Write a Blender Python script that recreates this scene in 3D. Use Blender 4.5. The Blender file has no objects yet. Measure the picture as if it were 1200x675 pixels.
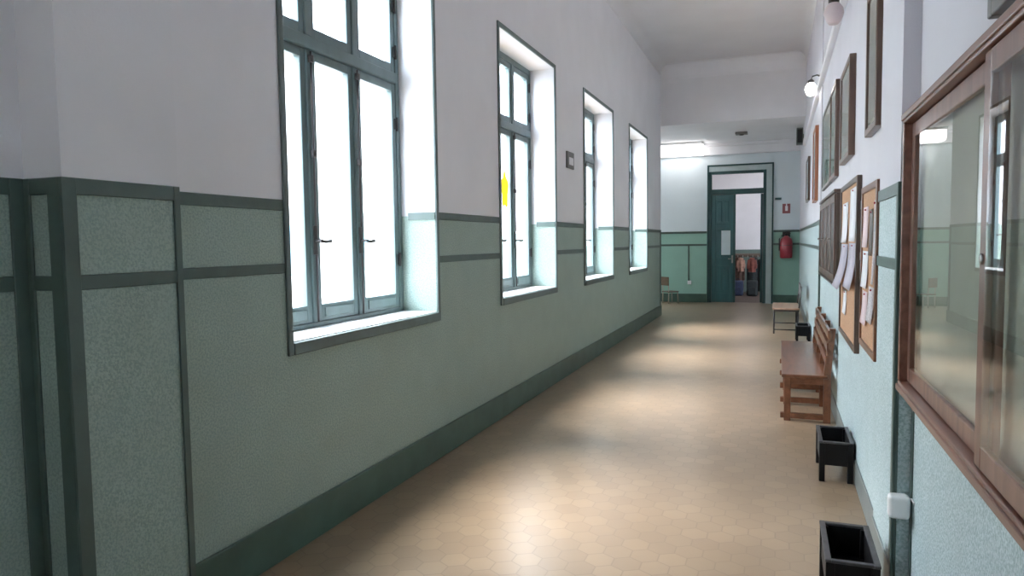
import bpy, bmesh, math, random
from mathutils import Vector, Matrix
random.seed(7)
scene = bpy.context.scene
COL = scene.collection
PI = math.pi

# ------------------------------------------------------------------ materials
def new_mat(name):
    m = bpy.data.materials.new(name); m.use_nodes = True
    nt = m.node_tree; nt.nodes.clear()
    return m, nt, nt.nodes, nt.links

def N(nt, typ, **kw):
    n = nt.nodes.new(typ)
    for k, v in kw.items():
        if k.startswith('_'): setattr(n, k[1:], v)
        else: n.inputs[k.replace('__', ' ')].default_value = v
    return n

def surf(name, col, rough=.5, var=.12, scale=6.0, stretch=(1, 1, 1), bump=.0, bscale=60.0, spec=.5,
         metal=0.0, coat=0.0, detail=4.0, speck=None, speckscale=140.0):
    """Principled surface with noise colour variation, optional speckle and bump."""
    m, nt, nd, lk = new_mat(name)
    out = N(nt, 'ShaderNodeOutputMaterial'); b = N(nt, 'ShaderNodeBsdfPrincipled')
    b.inputs['Roughness'].default_value = rough; b.inputs['Metallic'].default_value = metal
    b.inputs['Specular IOR Level'].default_value = spec
    b.inputs['Coat Weight'].default_value = coat; b.inputs['Coat Roughness'].default_value = .12
    lk.new(b.outputs[0], out.inputs[0])
    tc = N(nt, 'ShaderNodeTexCoord'); mp = N(nt, 'ShaderNodeMapping'); mp.inputs['Scale'].default_value = stretch
    lk.new(tc.outputs['Object'], mp.inputs[0])
    no = N(nt, 'ShaderNodeTexNoise'); no.inputs['Scale'].default_value = scale; no.inputs['Detail'].default_value = detail
    lk.new(mp.outputs[0], no.inputs['Vector'])
    rp = N(nt, 'ShaderNodeValToRGB')
    d = [max(0, c*(1-var)) for c in col]; l = [min(1, c*(1+var)) for c in col]
    rp.color_ramp.elements[0].position = .3; rp.color_ramp.elements[0].color = (*d, 1)
    rp.color_ramp.elements[1].position = .7; rp.color_ramp.elements[1].color = (*l, 1)
    lk.new(no.outputs[0], rp.inputs[0])
    colout = rp.outputs[0]
    if speck:
        sn = N(nt, 'ShaderNodeTexNoise'); sn.inputs['Scale'].default_value = speckscale; sn.inputs['Detail'].default_value = 2.0
        lk.new(tc.outputs['Object'], sn.inputs['Vector'])
        sr = N(nt, 'ShaderNodeValToRGB'); sr.color_ramp.elements[0].position = .42; sr.color_ramp.elements[1].position = .6
        lk.new(sn.outputs[0], sr.inputs[0])
        mx = N(nt, 'ShaderNodeMix', _data_type='RGBA'); lk.new(sr.outputs[0], mx.inputs['Factor'])
        lk.new(rp.outputs[0], mx.inputs[6]); mx.inputs[7].default_value = (*speck, 1)
        colout = mx.outputs[2]
    lk.new(colout, b.inputs['Base Color'])
    if bump:
        bn = N(nt, 'ShaderNodeTexNoise'); bn.inputs['Scale'].default_value = bscale; bn.inputs['Detail'].default_value = 3.0
        lk.new(mp.outputs[0], bn.inputs['Vector'])
        bp = N(nt, 'ShaderNodeBump'); bp.inputs['Strength'].default_value = bump; bp.inputs['Distance'].default_value = .004
        lk.new(bn.outputs[0], bp.inputs['Height']); lk.new(bp.outputs[0], b.inputs['Normal'])
    return m

def wood(name, c1, c2, rough=.35, axis='Y', scale=14.0, coat=.3):
    m, nt, nd, lk = new_mat(name)
    out = N(nt, 'ShaderNodeOutputMaterial'); b = N(nt, 'ShaderNodeBsdfPrincipled')
    b.inputs['Roughness'].default_value = rough; b.inputs['Coat Weight'].default_value = coat; b.inputs['Coat Roughness'].default_value = .15
    lk.new(b.outputs[0], out.inputs[0])
    tc = N(nt, 'ShaderNodeTexCoord'); mp = N(nt, 'ShaderNodeMapping')
    s = {'X': (.12, 1, 1), 'Y': (1, .12, 1), 'Z': (1, 1, .12)}[axis]; mp.inputs['Scale'].default_value = s
    lk.new(tc.outputs['Object'], mp.inputs[0])
    no = N(nt, 'ShaderNodeTexNoise'); no.inputs['Scale'].default_value = scale; no.inputs['Detail'].default_value = 6; no.inputs['Distortion'].default_value = .6
    lk.new(mp.outputs[0], no.inputs['Vector'])
    rp = N(nt, 'ShaderNodeValToRGB'); rp.color_ramp.elements[0].position = .35; rp.color_ramp.elements[0].color = (*c1, 1)
    rp.color_ramp.elements[1].position = .68; rp.color_ramp.elements[1].color = (*c2, 1)
    lk.new(no.outputs[0], rp.inputs[0]); lk.new(rp.outputs[0], b.inputs['Base Color'])
    return m

def glass(name, ior=1.5, tint=(1, 1, 1), rough=0.0):
    m, nt, nd, lk = new_mat(name)
    out = N(nt, 'ShaderNodeOutputMaterial'); mx = N(nt, 'ShaderNodeMixShader')
    t = N(nt, 'ShaderNodeBsdfTransparent'); t.inputs[0].default_value = (*tint, 1)
    g = N(nt, 'ShaderNodeBsdfGlossy'); g.inputs['Roughness'].default_value = rough; g.inputs[0].default_value = (1, 1, 1, 1)
    f = N(nt, 'ShaderNodeFresnel'); f.inputs['IOR'].default_value = ior
    gm = N(nt, 'ShaderNodeNewGeometry'); iv = N(nt, 'ShaderNodeMath', _operation='SUBTRACT'); iv.inputs[0].default_value = 1
    lk.new(gm.outputs['Backfacing'], iv.inputs[1])          # a thin sheet reflects once, at its front face
    mu = N(nt, 'ShaderNodeMath', _operation='MULTIPLY'); lk.new(f.outputs[0], mu.inputs[0]); lk.new(iv.outputs[0], mu.inputs[1])
    lk.new(mu.outputs[0], mx.inputs[0]); lk.new(t.outputs[0], mx.inputs[1]); lk.new(g.outputs[0], mx.inputs[2])
    lk.new(mx.outputs[0], out.inputs[0])
    return m

def emit(name, col, strength):
    m, nt, nd, lk = new_mat(name)
    out = N(nt, 'ShaderNodeOutputMaterial'); e = N(nt, 'ShaderNodeEmission')
    e.inputs[0].default_value = (*col, 1); e.inputs[1].default_value = strength
    lk.new(e.outputs[0], out.inputs[0]); return m

def floor_mat():
    m, nt, nd, lk = new_mat('floor_hex_tiles')
    out = N(nt, 'ShaderNodeOutputMaterial'); b = N(nt, 'ShaderNodeBsdfPrincipled'); lk.new(b.outputs[0], out.inputs[0])
    tc = N(nt, 'ShaderNodeTexCoord')
    def vm(op, a, b2=None, sc=None):
        n = N(nt, 'ShaderNodeVectorMath', _operation=op)
        for i, v in enumerate((a, b2)):
            if v is None: continue
            if isinstance(v, tuple): n.inputs[i].default_value = v
            else: lk.new(v, n.inputs[i])
        if sc is not None: n.inputs['Scale'].default_value = sc
        return n
    def mt(op, a, b2=None):
        n = N(nt, 'ShaderNodeMath', _operation=op)
        for i, v in enumerate((a, b2)):
            if v is None: continue
            if isinstance(v, (int, float)): n.inputs[i].default_value = v
            else: lk.new(v, n.inputs[i])
        return n.outputs[0]
    T = .125
    p = vm('MULTIPLY', tc.outputs['Object'], (1/T, 1/T, 0)).outputs[0]
    p = vm('ADD', p, (400.0, 400.0, 0)).outputs[0]
    S = (1.0, 1.7320508, 1.0); H = (.5, .8660254, .0)
    a = vm('SUBTRACT', vm('MODULO', p, S).outputs[0], H).outputs[0]
    p2 = vm('ADD', p, H).outputs[0]
    c = vm('SUBTRACT', vm('MODULO', p2, S).outputs[0], H).outputs[0]
    da = vm('DOT_PRODUCT', a, a).outputs['Value']; dc = vm('DOT_PRODUCT', c, c).outputs['Value']
    sel = mt('LESS_THAN', da, dc)
    mix = N(nt, 'ShaderNodeMix', _data_type='VECTOR'); lk.new(sel, mix.inputs['Factor']); lk.new(c, mix.inputs[4]); lk.new(a, mix.inputs[5])
    g = mix.outputs[1]
    ab = vm('ABSOLUTE', g).outputs[0]
    sx = N(nt, 'ShaderNodeSeparateXYZ'); lk.new(ab, sx.inputs[0])
    hd = mt('MAXIMUM', sx.outputs[0], vm('DOT_PRODUCT', ab, (.5, .8660254, 0)).outputs['Value'])
    edge = N(nt, 'ShaderNodeMapRange'); edge.inputs[1].default_value = .465; edge.inputs[2].default_value = .495; lk.new(hd, edge.inputs[0])
    cid = vm('SUBTRACT', p, g).outputs[0]
    wn = N(nt, 'ShaderNodeTexWhiteNoise'); wn.noise_dimensions = '3D'
    lk.new(vm('SNAP', vm('ADD', cid, (.11, .11, .1)).outputs[0], (.25, .25, 1)).outputs[0], wn.inputs['Vector'])
    rp = N(nt, 'ShaderNodeValToRGB')
    rp.color_ramp.elements[0].color = (.275, .192, .122, 1); rp.color_ramp.elements[1].color = (.325, .230, .147, 1)
    lk.new(wn.outputs['Value'], rp.inputs[0])
    big = N(nt, 'ShaderNodeTexNoise'); big.inputs['Scale'].default_value = 1.3; big.inputs['Detail'].default_value = 5
    lk.new(tc.outputs['Object'], big.inputs['Vector'])
    br = N(nt, 'ShaderNodeValToRGB'); br.color_ramp.elements[0].position = .3; br.color_ramp.elements[0].color = (.84, .83, .82, 1)
    br.color_ramp.elements[1].position = .7; br.color_ramp.elements[1].color = (1.0, 1.0, 1.0, 1); lk.new(big.outputs[0], br.inputs[0])
    mu = N(nt, 'ShaderNodeMix', _data_type='RGBA', _blend_type='MULTIPLY'); mu.inputs['Factor'].default_value = 1
    lk.new(rp.outputs[0], mu.inputs[6]); lk.new(br.outputs[0], mu.inputs[7])
    me = N(nt, 'ShaderNodeMix', _data_type='RGBA'); lk.new(edge.outputs[0], me.inputs['Factor'])
    lk.new(mu.outputs[2], me.inputs[6]); me.inputs[7].default_value = (.20, .14, .09, 1)
    lk.new(me.outputs[2], b.inputs['Base Color'])
    rr = N(nt, 'ShaderNodeMapRange'); rr.inputs[3].default_value = .285; rr.inputs[4].default_value = .33
    lk.new(big.outputs[0], rr.inputs[0]); lk.new(rr.outputs[0], b.inputs['Roughness'])
    b.inputs['Specular IOR Level'].default_value = 1.0; b.inputs['IOR'].default_value = 1.75; b.inputs['Specular Tint'].default_value = (1, .93, .84, 1)
    return m

M = {}
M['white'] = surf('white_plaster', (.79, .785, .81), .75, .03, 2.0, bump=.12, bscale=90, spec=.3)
M['white_r'] = surf('dimmed_white_plaster', (.645, .63, .675), .75, .03, 2.0, bump=.12, bscale=90, spec=.3)  # white plaster darkened in colour to offset strong light on the picture wall
M['white_e'] = surf('skylit_white_plaster', (.68, .745, .775), .75, .03, 2.0, bump=.12, bscale=90, spec=.3)  # white plaster with the lobby's bluish sky light put into its colour
M['ceil'] = surf('ceiling_paint', (.92, .915, .93), .85, .02, 1.5, spec=.2)
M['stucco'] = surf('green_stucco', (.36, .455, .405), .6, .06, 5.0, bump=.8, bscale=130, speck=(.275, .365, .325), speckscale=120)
M['stucco_r'] = surf('skylit_green_stucco', (.56, .65, .66), .6, .06, 5.0, bump=.8, bscale=130, speck=(.36, .475, .475), speckscale=125)  # green stucco paled and blued, skylight on the picture wall put into colour
M['stucco_e'] = surf('lobby_green_stucco', (.31, .53, .44), .6, .06, 5.0, bump=.6, bscale=130, speck=(.26, .44, .37), speckscale=120)
M['rail'] = surf('dark_green_paint', (.075, .115, .10), .4, .12, 8.0, bump=.15, bscale=80)
M['base'] = surf('baseboard_green', (.065, .125, .10), .38, .15, 6.0)
M['winpaint'] = surf('window_grey_green', (.125, .18, .185), .42, .1, 10.0, stretch=(1, 1, .2))
M['archpaint'] = surf('window_trim_grey', (.13, .17, .165), .5, .1, 10.0)
M['sill'] = surf('white_marble', (.80, .81, .82), .25, .05, 9.0)
M['floor'] = floor_mat()
M['pane'] = glass('window_pane', 1.45)
M['caseglass'] = glass('display_glass', 1.75, (.93, .95, .93))
M['picglass'] = glass('picture_glass', 1.5, (.95, .97, .95))
M['black'] = surf('black_iron', (.012, .012, .013), .35, .2, 20.0)
M['steel'] = surf('worn_steel', (.35, .35, .34), .35, .1, 30.0, metal=.9)
M['teal'] = surf('teal_door_paint', (.034, .112, .120), .35, .15, 7.0, stretch=(1, 1, .15), coat=.2)
M['tealdark'] = surf('dark_teal_paint', (.025, .075, .075), .4, .12, 7.0)
M['palejamb'] = surf('pale_green_jamb', (.42, .50, .50), .5, .06, 6.0)
M['mahog'] = wood('mahogany_varnish', (.17, .072, .047), (.29, .135, .09), .38, 'Y', 18, .5)
M['mahogz'] = wood('mahogany_upright', (.15, .064, .044), (.25, .115, .08), .38, 'Z', 18, .4)
M['darkwood'] = wood('dark_walnut', (.045, .022, .015), (.10, .055, .037), .35, 'Z', 16, .3)
M['framewood'] = wood('picture_frame_brown', (.085, .042, .028), (.15, .082, .058), .4, 'Z', 18, .25)
M['orangewood'] = wood('orange_brown_wood', (.28, .10, .045), (.40, .16, .075), .4, 'Z', 18, .2)
M['benchwood'] = wood('bench_oak_red', (.13, .045, .02), (.24, .09, .042), .3, 'Y', 16, .5)
M['greyframe'] = surf('grey_frame_paint', (.16, .155, .15), .45, .1, 12.0)
M['cork'] = surf('cork_board', (.55, .33, .20), .85, .2, 60.0, speck=(.42, .24, .14), speckscale=220)
M['paper'] = surf('white_paper', (.78, .77, .80), .7, .03, 4.0)
M['lilac'] = surf('lilac_paper', (.47, .43, .50), .7, .06, 4.0)
M['greypaper'] = surf('grey_printed_paper', (.52, .48, .49), .7, .2, 40.0, stretch=(1, 1, 3))
M['pinkpaper'] = surf('pink_paper', (.70, .55, .56), .7, .06, 4.0)
M['lining'] = surf('case_lining_beige', (.46, .44, .38), .8, .06, 5.0)
M['picture'] = surf('faded_photograph', (.30, .29, .27), .6, .35, 9.0)
M['picgreen'] = surf('faded_green_print', (.28, .34, .31), .6, .2, 6.0)
M['mount'] = surf('cream_mount', (.62, .60, .55), .7, .04, 5.0)
M['plantblack'] = surf('black_lacquer', (.005, .0045, .005), .5, .3, 12.0, spec=.25)
M['wornrim'] = surf('worn_grey_edge', (.06, .057, .06), .45, .3, 30.0)
M['basegrey'] = surf('grey_skirting', (.20, .225, .215), .4, .12, 6.0)
M['plastic'] = surf('white_plastic', (.80, .80, .79), .35, .02, 5.0)
M['red'] = surf('extinguisher_red', (.36, .022, .04), .3, .08, 8.0, coat=.4)
M['signred'] = surf('sign_red_brown', (.30, .10, .11), .5, .06, 8.0)
M['metaldark'] = surf('dark_metal_tube', (.035, .03, .03), .4, .15, 15.0)
M['seatpale'] = wood('pale_seat_wood', (.34, .20, .14), (.48, .31, .22), .3, 'Y', 14, .3)
M['chairdark'] = wood('chair_brown', (.07, .045, .03), (.12, .08, .055), .4, 'X', 14, .2)
M['chairbrown'] = wood('chair_mid_brown', (.10, .062, .038), (.16, .10, .065), .4, 'X', 14, .2)
M['chairpale'] = surf('pale_chair_leg', (.42, .38, .33), .5, .1, 12.0)
M['greenbox'] = surf('dark_green_box', (.13, .16, .145), .5, .1, 10.0)
M['lampglow'] = emit('lit_globe', (1.0, .97, .93), 5.0)
M['tubeglow'] = emit('lit_diffuser', (1.0, .98, .97), .95)
M['roomglow'] = emit('classroom_fill_glow', (1.0, .93, .88), 1.7)  # glow of the lamp added in the room beyond the door
M['frost'] = surf('frosted_globe_off', (.66, .55, .56), .3, .06, 8.0, coat=.3)
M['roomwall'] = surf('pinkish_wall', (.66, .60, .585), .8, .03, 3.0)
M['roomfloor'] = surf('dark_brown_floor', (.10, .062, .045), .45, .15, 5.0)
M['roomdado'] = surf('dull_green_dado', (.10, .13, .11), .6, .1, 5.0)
M['facade'] = surf('cream_facade', (.72, .68, .60), .9, .08, .8)
M['facadeband'] = surf('facade_band', (.60, .50, .40), .9, .06, 2.0)
M['facglass'] = surf('blue_facade_window', (.20, .36, .42), .15, .1, 3.0)
M['ground'] = surf('courtyard_concrete', (.60, .61, .63), .9, .12, .6)
M['notice'] = surf('pale_blue_notice', (.62, .72, .76), .6, .04, 6.0)
M['coat_red'] = surf('coat_rust', (.15, .04, .028), .9, .25, 14.0)
M['coat_navy'] = surf('coat_navy', (.025, .03, .06), .9, .25, 14.0)
M['coat_black'] = surf('coat_black', (.018, .02, .02), .9, .25, 14.0)
M['coat_tan'] = surf('coat_tan', (.30, .15, .105), .9, .2, 14.0)
M['coat_brown'] = surf('coat_brown', (.11, .06, .045), .9, .25, 14.0)

def sticker_mat():
    m, nt, nd, lk = new_mat('yellow_translucent_paper')
    out = N(nt, 'ShaderNodeOutputMaterial'); mx = N(nt, 'ShaderNodeMixShader'); mx.inputs[0].default_value = .55
    d = N(nt, 'ShaderNodeBsdfDiffuse'); t = N(nt, 'ShaderNodeBsdfTranslucent')
    no = N(nt, 'ShaderNodeTexNoise'); no.inputs['Scale'].default_value = 14
    rp = N(nt, 'ShaderNodeValToRGB'); rp.color_ramp.elements[0].color = (.55, .33, .01, 1); rp.color_ramp.elements[1].color = (.60, .42, .03, 1)
    lk.new(no.outputs[0], rp.inputs[0]); lk.new(rp.outputs[0], d.inputs[0]); lk.new(rp.outputs[0], t.inputs[0])
    lk.new(d.outputs[0], mx.inputs[1]); lk.new(t.outputs[0], mx.inputs[2]); lk.new(mx.outputs[0], out.inputs[0]); return m
M['sticker'] = sticker_mat()

# ------------------------------------------------------------------ mesh helpers
def box(bm, x0, x1, y0, y1, z0, z1, bev=0.0, mi=0, seg=2):
    x0, x1 = sorted((x0, x1)); y0, y1 = sorted((y0, y1)); z0, z1 = sorted((z0, z1))
    v = [bm.verts.new(c) for c in ((x0, y0, z0), (x1, y0, z0), (x1, y1, z0), (x0, y1, z0), (x0, y0, z1), (x1, y0, z1), (x1, y1, z1), (x0, y1, z1))]
    fs = [bm.faces.new([v[i] for i in q]) for q in ((3, 2, 1, 0), (4, 5, 6, 7), (0, 1, 5, 4), (1, 2, 6, 5), (2, 3, 7, 6), (3, 0, 4, 7))]
    for f in fs: f.material_index = mi
    if bev > 0:
        es = list({e for f in fs for e in f.edges})
        r = bmesh.ops.bevel(bm, geom=es, offset=bev, segments=seg, affect='EDGES', profile=.5)
        for f in r['faces']: f.material_index = mi

def tube(bm, pts, r, n=10, mi=0, cap=True):
    """Tube of radius r (number or list) through pts."""
    pts = [Vector(p) for p in pts]; rings = []
    for i, p in enumerate(pts):
        d = (pts[min(i+1, len(pts)-1)] - pts[max(i-1, 0)]).normalized()
        up = Vector((0, 0, 1)) if abs(d.z) < .9 else Vector((1, 0, 0))
        a = d.cross(up).normalized(); b = d.cross(a).normalized()
        rr = r[i] if isinstance(r, (list, tuple)) else r
        rings.append([bm.verts.new(p + rr*(math.cos(2*PI*k/n)*a + math.sin(2*PI*k/n)*b)) for k in range(n)])
    for A, B in zip(rings, rings[1:]):
        for k in range(n):
            f = bm.faces.new((A[k], A[(k+1) % n], B[(k+1) % n], B[k])); f.smooth = True; f.material_index = mi
    if cap:
        bm.faces.new(rings[0][::-1]).material_index = mi; bm.faces.new(rings[-1]).material_index = mi

def lathe(bm, prof, cx, cy, n=24, sx=1.0, sy=1.0):
    rings = []
    for r, z in prof:
        rings.append([bm.verts.new((cx + r*sx*math.cos(2*PI*k/n), cy + r*sy*math.sin(2*PI*k/n), z)) for k in range(n)])
    for A, B in zip(rings, rings[1:]):
        for k in range(n):
            f = bm.faces.new((A[k], A[(k+1) % n], B[(k+1) % n], B[k])); f.smooth = True
    bm.faces.new(rings[0][::-1]); bm.faces.new(rings[-1])

def prism_y(bm, poly, y0, y1, mi=0):
    """poly in (x,z), extruded along y."""
    A = [bm.verts.new((x, y0, z)) for x, z in poly]; B = [bm.verts.new((x, y1, z)) for x, z in poly]
    n = len(poly)
    for k in range(n): bm.faces.new((A[k], A[(k+1) % n], B[(k+1) % n], B[k])).material_index = mi
    bm.faces.new(A[::-1]).material_index = mi; bm.faces.new(B).material_index = mi

def prism_x(bm, poly, x0, x1, mi=0):
    """poly in (y,z), extruded along x."""
    A = [bm.verts.new((x0, y, z)) for y, z in poly]; B = [bm.verts.new((x1, y, z)) for y, z in poly]
    n = len(poly)
    for k in range(n): bm.faces.new((A[k], A[(k+1) % n], B[(k+1) % n], B[k])).material_index = mi
    bm.faces.new(A[::-1]).material_index = mi; bm.faces.new(B).material_index = mi

def BM(): return bmesh.new()

def wloc(o):
    v = Vector((0, 0, 0))
    while o is not None: v += o.location; o = o.parent
    return v

def obj(name, bm, mats, parent=None, loc=None):
    """Link a bmesh drawn in world coordinates as one object; loc = its own origin."""
    bmesh.ops.recalc_face_normals(bm, faces=bm.faces[:])
    base = wloc(parent) if parent else Vector((0, 0, 0))
    own = Vector(loc) if loc is not None else base
    bmesh.ops.translate(bm, vec=-own, verts=bm.verts[:])
    me = bpy.data.meshes.new(name); bm.to_mesh(me); bm.free()
    for m in (mats if isinstance(mats, (list, tuple)) else [mats]): me.materials.append(M[m])
    o = bpy.data.objects.new(name, me); COL.objects.link(o)
    if parent: o.parent = parent
    o.location = own - base
    return o

def tag(o, label=None, cat=None, group=None, kind=None):
    if label: o['label'] = label
    if cat: o['category'] = cat
    if group: o['group'] = group
    if kind: o['kind'] = kind
    return o

def thing(name, label, cat, loc, group=None):
    o = bpy.data.objects.new(name, None); COL.objects.link(o); o.location = loc; o.empty_display_size = .1
    return tag(o, label, cat, group)

def struct(name, bm, mats, label, cat, loc=None):
    return tag(obj(name, bm, mats, None, loc), label, cat, None, 'structure')

def copy_thing(root, loc, label, group=None):
    r = root.copy(); COL.objects.link(r); r.location = loc; r['label'] = label
    if group: r['group'] = group
    for ch in list(root.children):
        c = ch.copy(); COL.objects.link(c); c.parent = r
        for g in list(ch.children):
            d = g.copy(); COL.objects.link(d); d.parent = c
    return r

# ------------------------------------------------------------------ dimensions
XL, XR = -2.142, .442          # faces of the long walls
YB, YE, YH = -6.0, 16.9, 13.8  # back wall, end wall, header
ZC, ZV = 4.75, 3.66            # corridor and lobby ceilings
ZD = 1.64                      # dado split
WT = .36                       # wall thickness
XV = -5.0                      # lobby's far left wall
WIN = [2.66, 5.35, 8.02, 10.69]
WIN_FILL = [-5.2, -2.9]              # two unseen windows added behind the viewer for fill light
WW = 1.575

def split_box(bm, x0, x1, y0, y1, z0, z1):
    if z0 < ZD: box(bm, x0, x1, y0, y1, z0, min(z1, ZD), mi=0)
    if z1 > ZD: box(bm, x0, x1, y0, y1, max(z0, ZD), z1, mi=1)

# ------------------------------------------------------------------ shell
bm = BM(); box(bm, XV-WT, 1.0, YB-.4, 17.05, -.3, 0)
struct('floor', bm, 'floor', 'tan hexagonal tile floor with a soft polish running down the corridor', 'floor')

bm = BM(); box(bm, -3.4, 1.6, 17.05, 21.2, -.3, 0)
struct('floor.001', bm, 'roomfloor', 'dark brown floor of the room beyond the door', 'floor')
# window wall with four openings
bm = BM()
zo0, zo1 = .985, 3.205
ycur = YB
for y in WIN_FILL + WIN:
    a, b = y+.035, y+WW-.035
    split_box(bm, XL-WT, XL, ycur, a, 0, 4.9)
    split_box(bm, XL-WT, XL, a, b, 0, zo0)
    split_box(bm, XL-WT, XL, a, b, zo1, 4.9)
    ycur = b
split_box(bm, XL-WT, XL, ycur, YH, 0, 4.9)
split_box(bm, XL, -1.98, 1.475, 1.905, 0, 4.6)          # pilaster
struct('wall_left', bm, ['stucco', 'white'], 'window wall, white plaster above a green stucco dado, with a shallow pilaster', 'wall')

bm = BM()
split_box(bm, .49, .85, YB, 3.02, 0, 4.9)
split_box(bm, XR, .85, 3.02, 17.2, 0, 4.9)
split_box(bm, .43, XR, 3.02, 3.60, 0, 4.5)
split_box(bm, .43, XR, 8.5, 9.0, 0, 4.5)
struct('wall_right', bm, ['stucco_r', 'white_r'], 'picture wall, white plaster above a green stucco dado lightened for its window light', 'wall')

bm = BM(); split_box(bm, XL-WT, .85, YB-.3, YB, 0, 4.9)
struct('wall_back', bm, ['stucco', 'white'], 'wall closing the corridor behind the viewer', 'wall')

# end wall with the door opening
dx0, dx1, dz1 = -1.52, -.262, 3.03
bm = BM()
split_box(bm, XV-WT, dx0, YE, YE+.3, 0, 4.9)
split_box(bm, dx1, XR, YE, YE+.3, 0, 4.9)
split_box(bm, dx0, dx1, YE, YE+.3, dz1, 4.9)
struct('wall_end', bm, ['stucco_e', 'white_e'], 'end wall of the lobby with the tall green double door', 'wall')

# lobby side
bm = BM(); split_box(bm, XV-WT, XL-WT, YH-.36, YH, 0, 4.9)
struct('wall_lobby', bm, ['stucco', 'white'], 'lobby wall turning left behind the corridor corner', 'wall')
bm = BM(); wy = 14.55; a, b = wy+.035, wy+WW-.035
split_box(bm, XV-WT, XV, YH, a, 0, 4.9); split_box(bm, XV-WT, XV, b, YE, 0, 4.9)
split_box(bm, XV-WT, XV, a, b, 0, zo0); split_box(bm, XV-WT, XV, a, b, zo1, 4.9)
struct('wall_lobby.001', bm, ['stucco', 'white'], 'far left wall of the lobby with a window in it', 'wall')

bm = BM(); box(bm, XL-.02, XR+.02, YH, YH+.3, ZV, 4.9)
# soft cove where the header meets the ceiling
poly = [(YH+.001, 4.8)] + [(YH-.30+.30*math.sin(t*PI/16), ZC-.30+.30*math.cos(t*PI/16)) for t in range(8, -1, -1)] + [(YH-.30, 4.8)]
prism_x(bm, poly, XL, XR)
struct('wall_header', bm, 'white', 'white beam wall above the opening into the lobby', 'wall')

# ceilings
R = .15
pl = [(XL, ZC-R)] + [(XL+R-R*math.cos(t*PI/24), ZC-R+R*math.sin(t*PI/24)) for t in range(1, 13)]
pr = [(XR-R+R*math.sin(t*PI/24), ZC-R+R*math.cos(t*PI/24)) for t in range(0, 12)] + [(XR, ZC-R)]
bm = BM(); prism_y(bm, [(XL-.3, ZC-R)] + pl + pr + [(.8, ZC-R), (.8, 5.1), (XL-.3, 5.1)], YB-.2, YH)
for f in bm.faces:
    if len(f.verts) == 4 and abs(f.normal.y) < .5: f.smooth = True
struct('ceiling', bm, 'ceil', 'high white corridor ceiling with coved edges', 'ceiling')
bm = BM(); box(bm, XV-WT, .8, YH+.3, 17.2, ZV, ZV+.3); box(bm, XV-WT, XL-.02, YH-.3, YH+.3, ZV, ZV+.3)
struct('ceiling.001', bm, 'white', 'lower white ceiling of the lobby', 'ceiling')

# mouldings and rails
tn = [0]
def trim(bm, mat, label):
    tn[0] += 1
    return struct('trim_%d' % tn[0], bm, mat, label, 'trim')

ZR = ((1.613, 1.663), (1.325, 1.37))
E_ = .007
bm = BM()
for z0, z1 in ZR:
    segs = [(YB, WIN_FILL[0]), (WIN_FILL[0]+WW, WIN_FILL[1]), (WIN_FILL[1]+WW, 1.475), (1.905, WIN[0])] + [(WIN[i]+WW, WIN[i+1]) for i in range(3)] + [(WIN[3]+WW, YH)]
    for a, b in segs: box(bm, XL, XL+E_, a, b, z0, z1, .002, seg=1)
    box(bm, -1.98, -1.98+E_, 1.475, 1.905, z0, z1, .002, seg=1)
    box(bm, XL, -1.98+E_, 1.475-E_, 1.475, z0, z1, .002, seg=1)
z0, z1 = ZR[0]
for y in WIN_FILL + WIN: box(bm, XL-.2, XL, y+WW-.035-E_, y+WW-.035, z0, z1); box(bm, XL-.2, XL, y+.035, y+.035+E_, z0, z1)
trim(bm, 'rail', 'two dark green dado rails along the window wall')
bm = BM(); e2 = .009
def vstrip(x0, x1, y0, y1): box(bm, x0, x1, y0, y1, 0.0, ZR[0][1], .002, seg=1)
vstrip(-1.98, -1.98+e2, 1.475-e2, 1.515)        # outer corner, front
vstrip(-2.035, -1.98, 1.475-e2, 1.475)          # outer corner, side
vstrip(XL, -2.112, 1.475-e2, 1.475)             # inner corner
vstrip(XL, XL+e2, 1.425, 1.475)
vstrip(-1.98, -1.98+e2, 1.878, 1.905)           # far edge
vstrip(XL, XL+e2, YH-.09, YH); vstrip(XL, XL+.0, YH, YH)if False else None
trim(bm, 'rail', 'upright dark green strips edging the pilaster and the corridor corner')
bm = BM()
for z0, z1 in ZR:
    box(bm, XR-E_, XR, 3.60, 8.5, z0, z1, .002, seg=1); box(bm, XR-E_, XR, 9.0, YE, z0, z1, .002, seg=1)
    box(bm, .49-E_, .49, YB, 3.02, z0, z1, .002, seg=1)
    for a, b, xx in ((3.02, 3.60, .49), (8.5, 9.0, XR)):
        box(bm, .43-E_, .43, a-E_, b, z0, z1, .002, seg=1); box(bm, .43, xx, a-E_, a, z0, z1, .002, seg=1)
trim(bm, 'rail', 'two dark green dado rails along the picture wall')
bm = BM()
for a, b, xx in ((3.02, 3.60, .49), (8.5, 9.0, XR)):
    vstrip(.43-e2, .43, a-e2, a+.03); vstrip(.43, .44, a-e2, a)
vstrip(.49-e2*.6, .49, 2.985, 3.02)
trim(bm, 'rail', 'upright dark green corner strips on the picture wall pilasters')
bm = BM()
for z0, z1 in ZR:
    box(bm, XV, -1.56, YE-E_, YE, z0, z1); box(bm, -.105, XR, YE-E_, YE, z0, z1)
    box(bm, XV, XL-WT, YH, YH+E_, z0, z1)
box(bm, XL-WT, XL, YH, YH+E_, *ZR[0]); box(bm, XL-.06, XL, YH, YH+e2, 0, ZR[0][1])
trim(bm, 'rail', 'dark green dado rails in the lobby')
bm = BM()
box(bm, XV, XR, YE-.10, YE, 3.60, ZV, .01); box(bm, XV, XR, YE-.05, YE, 3.41, 3.60, .01); box(bm, XV, XR, YE-.07, YE, 3.40, 3.43, .008)
trim(bm, 'white', 'white cornice moulding above the lobby door')
bm = BM(); box(bm, XR-.05, XR, 4.3, YH, 3.13, 3.185, .008)
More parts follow.
